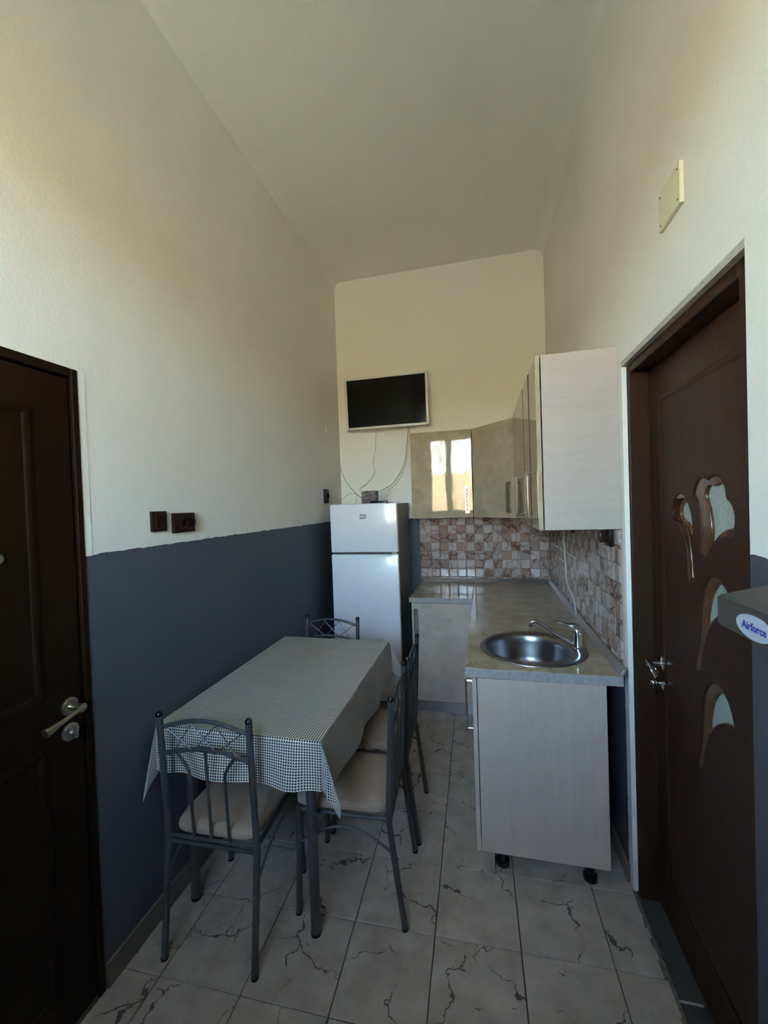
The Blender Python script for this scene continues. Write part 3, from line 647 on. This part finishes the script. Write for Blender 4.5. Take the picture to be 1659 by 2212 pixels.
# things on the fridge
FTZ = FT-.004
bx = Thing('carton', (.366, 3.15, FTZ), 'small dark printed carton standing on top of fridge', 'box')
o = bx.part('box_body', MB().box(.307, .428, 3.125, 3.185, FTZ, 1.650, .0015), M['carton'], smooth=0)
bx.part('flap', MB().box(.309, .426, 3.127, 3.183, 1.650, 1.6515), M['carton'], smooth=0)
rm = Thing('remote_control', (.455, 3.075, FTZ), 'black remote control lying on fridge top before the carton', 'remote')
rm.part('body', MB().box(.388, .528, 3.06, 3.098, FTZ, FTZ+.021, .008, 3), M['cap'])
for k in range(5): rm.part('button', MB().box(.40+k*.024, .412+k*.024, 3.07, 3.086, FTZ+.0205, FTZ+.0225, .001), M['dark'])
a = Thing('plug_adapter', (.55, 3.08, FTZ), 'small pale cable plug at right end of fridge top', 'plug')
a.part('plug', MB().box(.536, .566, 3.07, 3.088, FTZ, FTZ+.010, .003).tube([(.566, 3.079, FTZ+.005), (.585, 3.079, FTZ+.004)], .003, 8), M['cableG'])
def cable(name, pts, r, m, label, n=6, group=None):
    return single(name, MB().tube(catmull(pts, n), r, 7), m, label, 'cable', group=group, smooth=60)
WYB = BY-.006
cable('tv_cable', [(.319, WYB, 2.26), (.319, WYB, 2.206), (.309, WYB, 2.126), (.304, WYB, 2.041), (.281, WYB, 1.917), (.292, WYB, 1.836), (.253, WYB-.1, 1.734), (.238, WYB-.3, 1.672), (.29, 3.3, 1.60), (.33, 3.26, FTZ+.004)], .0038, M['cableW'], 'white cable hanging from middle of television to fridge top')
cable('tv_cable', [(.612, WYB, 2.26), (.611, WYB, 2.21), (.596, WYB, 2.084), (.572, WYB, 1.923), (.528, WYB, 1.824), (.458, WYB-.03, 1.721), (.386, WYB-.2, 1.655), (.35, 3.3, 1.61), (.345, 3.26, FTZ+.004)], .0038, M['cableG'], 'grey cable curving from right end of television to the carton')
cable('tv_cable', [(.627, WYB, 2.26), (.625, WYB, 2.2), (.604, WYB, 2.03), (.585, WYB, 1.912), (.545, WYB, 1.812), (.475, WYB-.03, 1.709), (.40, WYB-.2, 1.642), (.375, 3.3, 1.60), (.372, 3.26, FTZ+.004)], .003, M['cableW'], 'thin white cable just right of the grey television cable')
cable('aerial_cable', [(lx(3.58)+.004, 3.6, 1.92), (-.014, WYB, 1.838), (.017, WYB, 1.763), (.067, WYB-.02, 1.702), (.12, WYB-.1, 1.668), (.19, WYB-.25, 1.637), (.27, 3.25, 1.60), (.30, 3.22, FTZ+.003)], .0032, M['cableG'], 'thin cable looping from left corner to the carton')
cable('short_lead', [(lx(3.3)+.003, 3.34, 1.575), (.095, 3.3, 1.603), (.136, 3.3, 1.632), (.181, 3.3, 1.643), (.211, 3.3, 1.626), (.212, 3.3, 1.600), (.205, 3.29, FTZ+.008), (.18, 3.27, FTZ+.003)], .002, M['cableG'], 'thin short lead looping on left of fridge top')
cable('hood_cable', [(RX-.014, 2.99, 1.414), (RX-.018, 2.957, 1.285), (RX-.018, 2.925, 1.225), (RX-.018, 2.902, 1.118), (RX-.019, 2.868, 1.015), (RX-.02, 2.776, .969), (RX-.022, 2.647, .939), (RX-.028, 2.577, .880), (RX-.04, 2.55, .868)], .0042, M['cableW'], 'white cable running down the right tiled wall to the worktop')
# ------------------------------------------------------------------ television
TR = Matrix.Rotation(math.radians(0), 3, 'X')
tv = Thing('television', (.44, BY-.08, 2.42), 'silver-framed flat television on the far wall', 'television')
def tilt(mb):
    o = Vector((.44, 3.52, 2.205)); R = Matrix.Rotation(math.radians(3.0), 3, 'X')
    for v in mb.bm.verts: v.co = R @ (v.co-o)+o
    return mb
X0, X1, Z0, Z1, YT = .077, .809, 2.203, 2.651, 3.51
tv.part('frame', tilt(rect_frame(MB(), X0, X1, Z0, Z1, YT-.012, YT+.02, .021)), M['tvframe'], smooth=0)
tv.part('screen', tilt(MB().box(X0+.018, X1-.018, YT-.004, YT+.006, Z0+.018, Z1-.018)), M['screen'], smooth=0)
tv.part('back_housing', tilt(MB().box(X0+.01, X1-.01, YT+.006, YT+.035, Z0+.01, Z1-.01, .008)), M['tvframe'], smooth=0)
tv.part('wall_bracket', MB().box(.36, .52, 3.54, BY, 2.33, 2.50, .004), M['bracket'], smooth=0)
# ------------------------------------------------------------------ switches, sockets, plates
def plate_left(mb, y0, y1, z0, z1, d=.012): x = lx((y0+y1)/2); return mb.box(x-.003, x+d, y0, y1, z0, z1, .003, 2)
sw = Thing('light_switch', (0, 1.368, 1.506), 'dark brown square light switch on left wall', 'switch')
sw.part('plate', plate_left(MB(), 1.330, 1.406, 1.466, 1.545), M['socket'])
sw.part('rocker', MB().box(lx(1.37)+.010, lx(1.37)+.018, 1.342, 1.394, 1.478, 1.533, .003), M['socket'])
def well(mb, x, y, z):
    return mb.lathe((x, y, z), (1, 0, 0), [(0, .024), (.011, .024), (.012, .021), (.004, .019), (.003, .004)], 20)
so = Thing('wall_socket', (0, 1.505, 1.494), 'dark brown double socket beside the light switch on left wall', 'socket')
so.part('plate', plate_left(MB(), 1.443, 1.567, 1.453, 1.535, .016), M['socket'])
for y in (1.492, 1.536): so.part('socket_well', well(MB(), lx(1.5)+.014, y, 1.494), M['socket'])
so = Thing('wall_socket', (0, 3.22, 1.625), 'dark brown socket on left wall just above the fridge', 'socket')
so.part('plate', plate_left(MB(), 3.165, 3.245, 1.568, 1.682, .018), M['socket'])
so.part('socket_well', well(MB(), lx(3.2)+.016, 3.205, 1.625), M['socket'])
for nm, y, lab in (('far', 2.67, 'dark brown socket under the right-hand wall cabinets, the one nearer the corner'), ('near', 1.905, 'dark brown socket under the right-hand wall cabinets, the one nearest the door')):
    so = Thing('wall_socket', (RX, y, 1.37), lab, 'socket')
    so.part('plate', MB().box(RX-.030, RX-.010, y-.04, y+.04, 1.335, 1.411, .003, 2), M['socket'])
    so.part('plug', MB().box(RX-.062, RX-.028, y-.022, y+.022, 1.352, 1.398, .005, 2), M['socket'])
vp = Thing('vent_cover', (RX, 1.308, 2.35), 'ivory square cover plate high on right wall above the door', 'cover plate')
pl = vp.part('plate', MB().box(RX-.010, RX+.001, 1.242, 1.375, 2.297, 2.405, .002), M['ivory'], smooth=0)
for y in (1.255, 1.362):
    for z in (2.312, 2.390): vp.part('screw', MB().lathe((RX-.010, y, z), (-1, 0, 0), [(0, .0028), (.001, .0026)], 8), M['dark'], pl)
for x, m, lab in ((.783, 'blueplug', 'blue round wall plug in tiles below the gloss beige cabinet'), (1.012, 'greenplug', 'green round wall plug in tiles, between the two blue ones'), (1.234, 'blueplug', 'blue round wall plug in tiles below the slanted corner cabinet')):
    single('wall_plug', MB().lathe((x, BY-.0125, 1.390), (0, -1, 0), [(0, .009), (.002, .009), (.003, .006), (.001, .004)], 14), M[m], lab, 'wall plug', group='round plugs in the top row of tiles')
x = lx(3.28); single('round_cover', MB().lathe((x-.001, 3.278, 2.185), (1, 0, 0), [(0, .03), (.003, .03), (.006, .024), (.006, .008), (.012, .006)], 18), M['ceil'], 'small painted-over round cover high on left wall near the corner', 'wall cover')
# ------------------------------------------------------------------ table with cloth
TX0, TX1, TY0, TY1, TZ = .030, .674, 1.293, 2.314, .748
tb = Thing('dining_table', (.35, 1.8, 0), 'rectangular dining table with grey tube legs under the checked cloth', 'table')
tb.part('tabletop', MB().box(TX0, TX1, TY0, TY1, TZ-.024, TZ, .006, 2), M['tabletop'])
mb = MB()
for y in (1.36, 2.25): mb.box(.10, .60, y-.01, y+.01, TZ-.08, TZ-.024)
for x in (.09, .605): mb.box(x-.01, x+.01, 1.37, 2.24, TZ-.08, TZ-.024)
tb.part('apron', mb, M['tube'], smooth=0)
for x, y in ((.604, 1.36), (.080, 1.392), (.604, 2.25), (.080, 2.25)):
    g = tb.part('leg', MB().tube([(x, y, .012), (x, y, TZ-.024)], .0185, 18), M['tube'])
    tb.part('foot_cap', MB().lathe((x, y, .014), (0, 0, -1), [(0, .0195), (.011, .0195), (.014, .015)], 18), M['cap'], g)
CX0, CX1, CY0, CY1, CZ = TX0-.006, TX1+.006, TY0-.006, TY1+.006, TZ+.003
OV = dict(l=.19, r=.195, n=.165, f=.165)
def axis_pts(a, b, lo, hi, st):
    o = []; n = max(2, round(lo/st)); o += [a-lo+lo*k/n for k in range(n)]
    o += [a, a+.004]; n = round((b-a)/.03); o += [a+(b-a)*k/n for k in range(1, n)]; o += [b-.004, b]
    n = max(2, round(hi/st)); o += [b+hi*(k+1)/n for k in range(n)]; return o
S = axis_pts(CX0, CX1, OV['l'], OV['r'], .012); Tt = axis_pts(CY0, CY1, OV['n'], OV['f'], .012)
DIRS = {(1, -1): Vector((1, -.12)), (-1, -1): Vector((.05, -1)), (1, 1): Vector((.9, .4)), (-1, 1): Vector((.05, 1))}
def cloth_pt(s, t):
    dx = s-CX1 if s > CX1 else (s-CX0 if s < CX0 else 0); dy = t-CY1 if t > CY1 else (t-CY0 if t < CY0 else 0)
    if dx and dy:
        sx, sy = (1 if dx > 0 else -1), (1 if dy > 0 else -1); r = math.hypot(dx, dy); th = math.atan2(abs(dy), abs(dx))
        w_ = max(0, math.sin(2*th))**.85; am = .31*w_
        if sx > 0: am = (.31 if sy < 0 else .36)*max(0, math.sin(math.pi*(th/(math.pi/2))**.55))**2.4
        d = DIRS[(sx, sy)].normalized()
        q = Vector((CX1 if sx > 0 else CX0, CY1 if sy > 0 else CY0))+d*r*am
        side = Vector((-d.y, d.x)); q += side*(th-math.pi/4)*-.10*r*sx*sy*w_
        ow = .003*min(1, r/.02); q += Vector((sx*ow*math.cos(th)**2, sy*ow*math.sin(th)**2))
        return (q.x, q.y, CZ-r*math.sqrt(1-am*am)+.0005)
    if dx:
        d = abs(dx); sg = 1 if dx > 0 else -1; k = min(1, (t-CY0)/.12)*min(1, (CY1-t)/.12)
        if sg > 0: off = .003+d*(.05+.10*k*(.5+.5*math.sin(t*17+.6*math.sin(t*7))))
        else: off = .003+.010*(.5+.5*math.sin(t*19))*d/.19*k
        return (s-dx+sg*off, t, CZ-d*.99)
    if dy:
        d = abs(dy); sg = 1 if dy > 0 else -1; k = max(0, min(1, (s-CX0)/.08)*min(1, (CX1-s)/.08))
        off = .003+d*(.03+.17*k*(.5+.5*math.sin(s*27+1.2*math.sin(s*9)))); return (s, t-dy+sg*off, CZ-d*(.985+.015*math.sin(s*21)))
    return (s, t, CZ+.0011*math.sin(t*38+5*math.sin(s*4))*math.sin(s*6)+.0006)
mb = MB(); G = [[mb.bm.verts.new(cloth_pt(s, t)) for t in Tt] for s in S]
uvl = mb.bm.loops.layers.uv.new('UVMap'); um = {}
for i, s in enumerate(S):
    for j, t in enumerate(Tt): um[G[i][j]] = (s, t)
for i in range(len(S)-1):
    for j in range(len(Tt)-1):
        f = mb.bm.faces.new((G[i][j], G[i+1][j], G[i+1][j+1], G[i][j+1]))
        for lp in f.loops: lp[uvl].uv = um[lp.vert]
single('tablecloth', mb, M['cloth'], 'black and white small-check oilcloth draped over the dining table', 'tablecloth', smooth=70)
# ------------------------------------------------------------------ chairs
def make_chair(label, group):
    t = Thing('dining_chair', (0, 0, 0), label, 'chair', group)
    hw, zk, zt, ky, ty = .170, .392, .838, .046, .024
    def by(z): return ky+(ty-ky)*(z-zk)/(zt-zk)
    P = lambda n, mb, m, par=None: t.part(n, mb, m, par, local=True)
    for s in (-1, 1):
        po = P('rear_leg', MB().tube([(s*hw, 0, .008), (s*hw, ky*.93, zk-.03), (s*hw, ky, zk), (s*hw, by(zk+.03), zk+.03), (s*hw, ty, zt)], .0115, 12), M['tube'])
        P('cap', MB().ball((s*hw, ty, zt+.002), .0125, 1.0), M['cap'], po)
        P('foot_cap', MB().lathe((s*hw, 0, .01), (0, 0, -1), [(0, .0125), (.008, .0125), (.01, .010)], 12), M['cap'], po)
        P('screw', MB().lathe((s*hw, .028, .26), (0, -1, 0), [(0, .002), (.0135-.0, .0042), (.0145, .002)], 8), M['chrome'], po)
        fl = P('front_leg', MB().tube([(s*hw, .405, .008), (s*hw, .395, .20), (s*hw, .39, .412)], .0115, 12), M['tube'])
        P('foot_cap', MB().lathe((s*hw, .405, .01), (0, 0, -1), [(0, .0125), (.008, .0125), (.01, .010)], 12), M['cap'], fl)
        arc = [(s*hw, .030+.365*k/8, .262+.095*math.sin(math.pi*(.04+.92*k/8))) for k in range(9)]
        P('side_stretcher', MB().tube(catmull(arc, 2), .0045, 8), M['wire'])
    def arch(z0, h, n=14): return [(hw*(2*k/n-1), by(z0+h*math.sin(math.pi*k/n)), z0+h*(1-(2*k/n-1)**2)**1.2) for k in range(n+1)]
    P('top_rail', MB().tube(arch(.795, .034), .0075, 10), M['tube'])
    P('lower_rail', MB().tube(arch(.700, .028), .0075, 10), M['tube'])
    def zt_(u): return .795+.034*max(0, 1-(2*u-1)**2)**1.2
    def zl_(u): return .700+.028*max(0, 1-(2*u-1)**2)**1.2
    mb = MB()
    for a, b in ((.06, .36), (.34, .62), (.62, .86)):
        mb.tube([(hw*(2*a-1), by(zt_(a))-.002, zt_(a)), (hw*(2*b-1), by(zl_(b))-.002, zl_(b))], .0026, 6)
        mb.tube([(hw*(1-2*a), by(zt_(a))+.002, zt_(a)), (hw*(1-2*b), by(zl_(b))+.002, zl_(b))], .0026, 6)
    P('lattice_wire', mb, M['wire'])
    zr = .402
    for u0, u1 in ((.5, .5), (.16, .30), (.84, .70)):
        x0, x1 = hw*(2*u0-1), hw*(2*u1-1)
        P('spindle', MB().tube(catmull([(x0, by(zl_(u0)), zl_(u0)), (x0+(x1-x0)*.55, by(.68), .680), (x1, by(.635), .635), (x1, by(.5), .50), (x1, by(zr), zr)], 4), .0056, 8), M['tube'])
    P('seat_rail', MB().tube([(-hw, by(zr), zr), (hw, by(zr), zr)], .0065, 10).tube([(-hw, by(zr)-.001, zr-.019), (hw, by(zr)-.001, zr-.019)], .0065, 10), M['tube'])
    mb = MB(); mb.tube([(-hw, .39, .405), (hw, .39, .405)], .008, 8)
    for s in (-1, 1): mb.tube([(s*(hw-.004), ky, .398), (s*(hw-.004), .39, .405)], .008, 8)
    P('seat_frame', mb, M['tube'])
    # cushion: rounded slab, slightly domed
    mb = MB(); nx, ny = 14, 14; top = []; rim = []
    def outl(a):
        c, s_ = math.cos(a), math.sin(a); e = .28
        return (math.copysign(abs(c)**e, c)*.163, .235+math.copysign(abs(s_)**e, s_)*.185)
    N = 40; rings = []
    for f_, z in ((.90, .407), (.985, .412), (1.0, .422), (.985, .434), (.94, .442), (.80, .447), (.5, .451), (.2, .452)):
        R_ = []
        for k in range(N):
            x, y_ = outl(2*math.pi*k/N); R_.append(mb.bm.verts.new((x*f_, .235+(y_-.235)*f_, z)))
        rings.append(R_)
    for A_, B__ in zip(rings, rings[1:]):
        for k in range(N): mb.bm.faces.new((A_[k], A_[(k+1) % N], B__[(k+1) % N], B__[k]))
    mb.bm.faces.new(rings[-1]); mb.bm.faces.new(rings[0][::-1])
    P('seat', mb, M['seat'])
    return t.o
GRP = 'matching grey tube chairs around the dining table'
ch0 = make_chair('grey tube chair at near end of the table, its back to the viewer', GRP)
ch0.location = (.2915, 1.180, 0); ch0.rotation_euler = (0, 0, .03)
def place(x, y, rz, label):
    c = copy_tree(ch0); c.location = (x, y, 0); c.rotation_euler = (0, 0, rz); c['label'] = label; return c
place(.906, 1.6085, math.pi/2+.052, 'grey tube chair on the right side of the table, the nearer of the two')
place(.901, 1.994, math.pi/2+.035, 'grey tube chair on the right side of the table, nearer the base cabinets')
place(.285, 2.475, math.pi-.03, 'grey tube chair at the far end of the table, in front of the fridge')
# ------------------------------------------------------------------ case with the badge at the right edge
AX, AZ0, AZ1 = 1.56, 1.352, 1.394
cs = Thing('wall_mounted_case', (RX, .4, AZ0), 'dark grey slab-like case jutting from right wall with oval white badge', 'appliance')
mb = MB(); mb.prism([(AX, -.05), (RX, -.05), (RX, .85), (AX+.004, .700), (AX, .690)], 'z', AZ0, AZ1)
es = [e for e in mb.bm.edges]; bmesh.ops.bevel(mb.bm, geom=es, offset=.003, segments=2, affect='EDGES')
cs.part('shell', mb, M['case'], smooth=40)
by_, bz_ = .607, 1.3715
mb = MB(); n = 36; A_ = []; 
pts = [(by_+.036*math.cos(2*math.pi*k/n), bz_+.0155*math.sin(2*math.pi*k/n)) for k in range(n)]
bd = cs.part('badge', MB().prism(pts, 'x', AX-.0015, AX+.001), M['badge'], label='oval white badge', smooth=0)
cs.part('badge_lettering', text_mesh('Airforce', .0142, .0003, lambda a, b_, c: (AX-.0016-c, by_-.001-a, bz_+b_), bold=.0003), M['badgeink'], bd, smooth=0)
# ------------------------------------------------------------------ outside the window
def hz(x, y): return -1.2+.05*math.sin(x*.9)+(max(0, -y-7)*.21)+.25*math.sin(x*.35+y*.3)
def terrain(name, gy, m, label):
    mb = MB(); gx = [-22+2*i for i in range(23)]
    V = [[mb.bm.verts.new((x, y, hz(x, y))) for y in gy] for x in gx]
    for i in range(len(gx)-1):
        for j in range(len(gy)-1): mb.bm.faces.new((V[i][j], V[i+1][j], V[i+1][j+1], V[i][j+1]))
    single(name, mb, m, label, 'ground', kind='structure')
terrain('ground', [-.85-1.5*j for j in range(7)], M['ground'], 'pale yard outside the window')
terrain('hillside', [-9.85-1.5*j for j in range(16)], M['brush'], 'brown brushy hillside beyond the yard')
def tree(name, x, y, h, seed, label):
    R = random.Random(seed); t = Thing(name, (x, y, hz(x, y)), label, 'tree', 'bare trees outside the window')
    tr = MB(); b = MB(); z0 = hz(x, y)-.1
    def grow(p, d, l, r, lev):
        q = p+d*l*.5+Vector((R.uniform(-1, 1), R.uniform(-1, 1), 0))*l*.06; e = q+(d+Vector((R.uniform(-.25, .25), R.uniform(-.25, .25), .1))).normalized()*l*.5
        (tr if lev == 0 else b).tube([p, q, e], [r, r*.82, r*.62], 6 if lev < 2 else 4)
        if lev < 5:
            for k in range(3 if lev else 4):
                a = R.uniform(0, 6.28); s_ = R.uniform(.35, .85); nd = (d+Vector((math.cos(a)*s_, math.sin(a)*s_, R.uniform(-.1, .35)))).normalized()
                grow(q.lerp(e, R.uniform(.2, 1)), nd, l*R.uniform(.58, .78), r*.5, lev+1)
    grow(Vector((x, y, z0)), Vector((0, 0, 1)), h*.4, h*.018, 0)
    t.part('trunk', tr, M['bark']); t.part('branches', b, M['bark'])
tree('bare_tree', .35, -9.0, 6.5, 4, 'bare tree outside the window, right of centre')
tree('bare_tree', -1.6, -16.5, 6.5, 9, 'bare tree outside the window, further left')
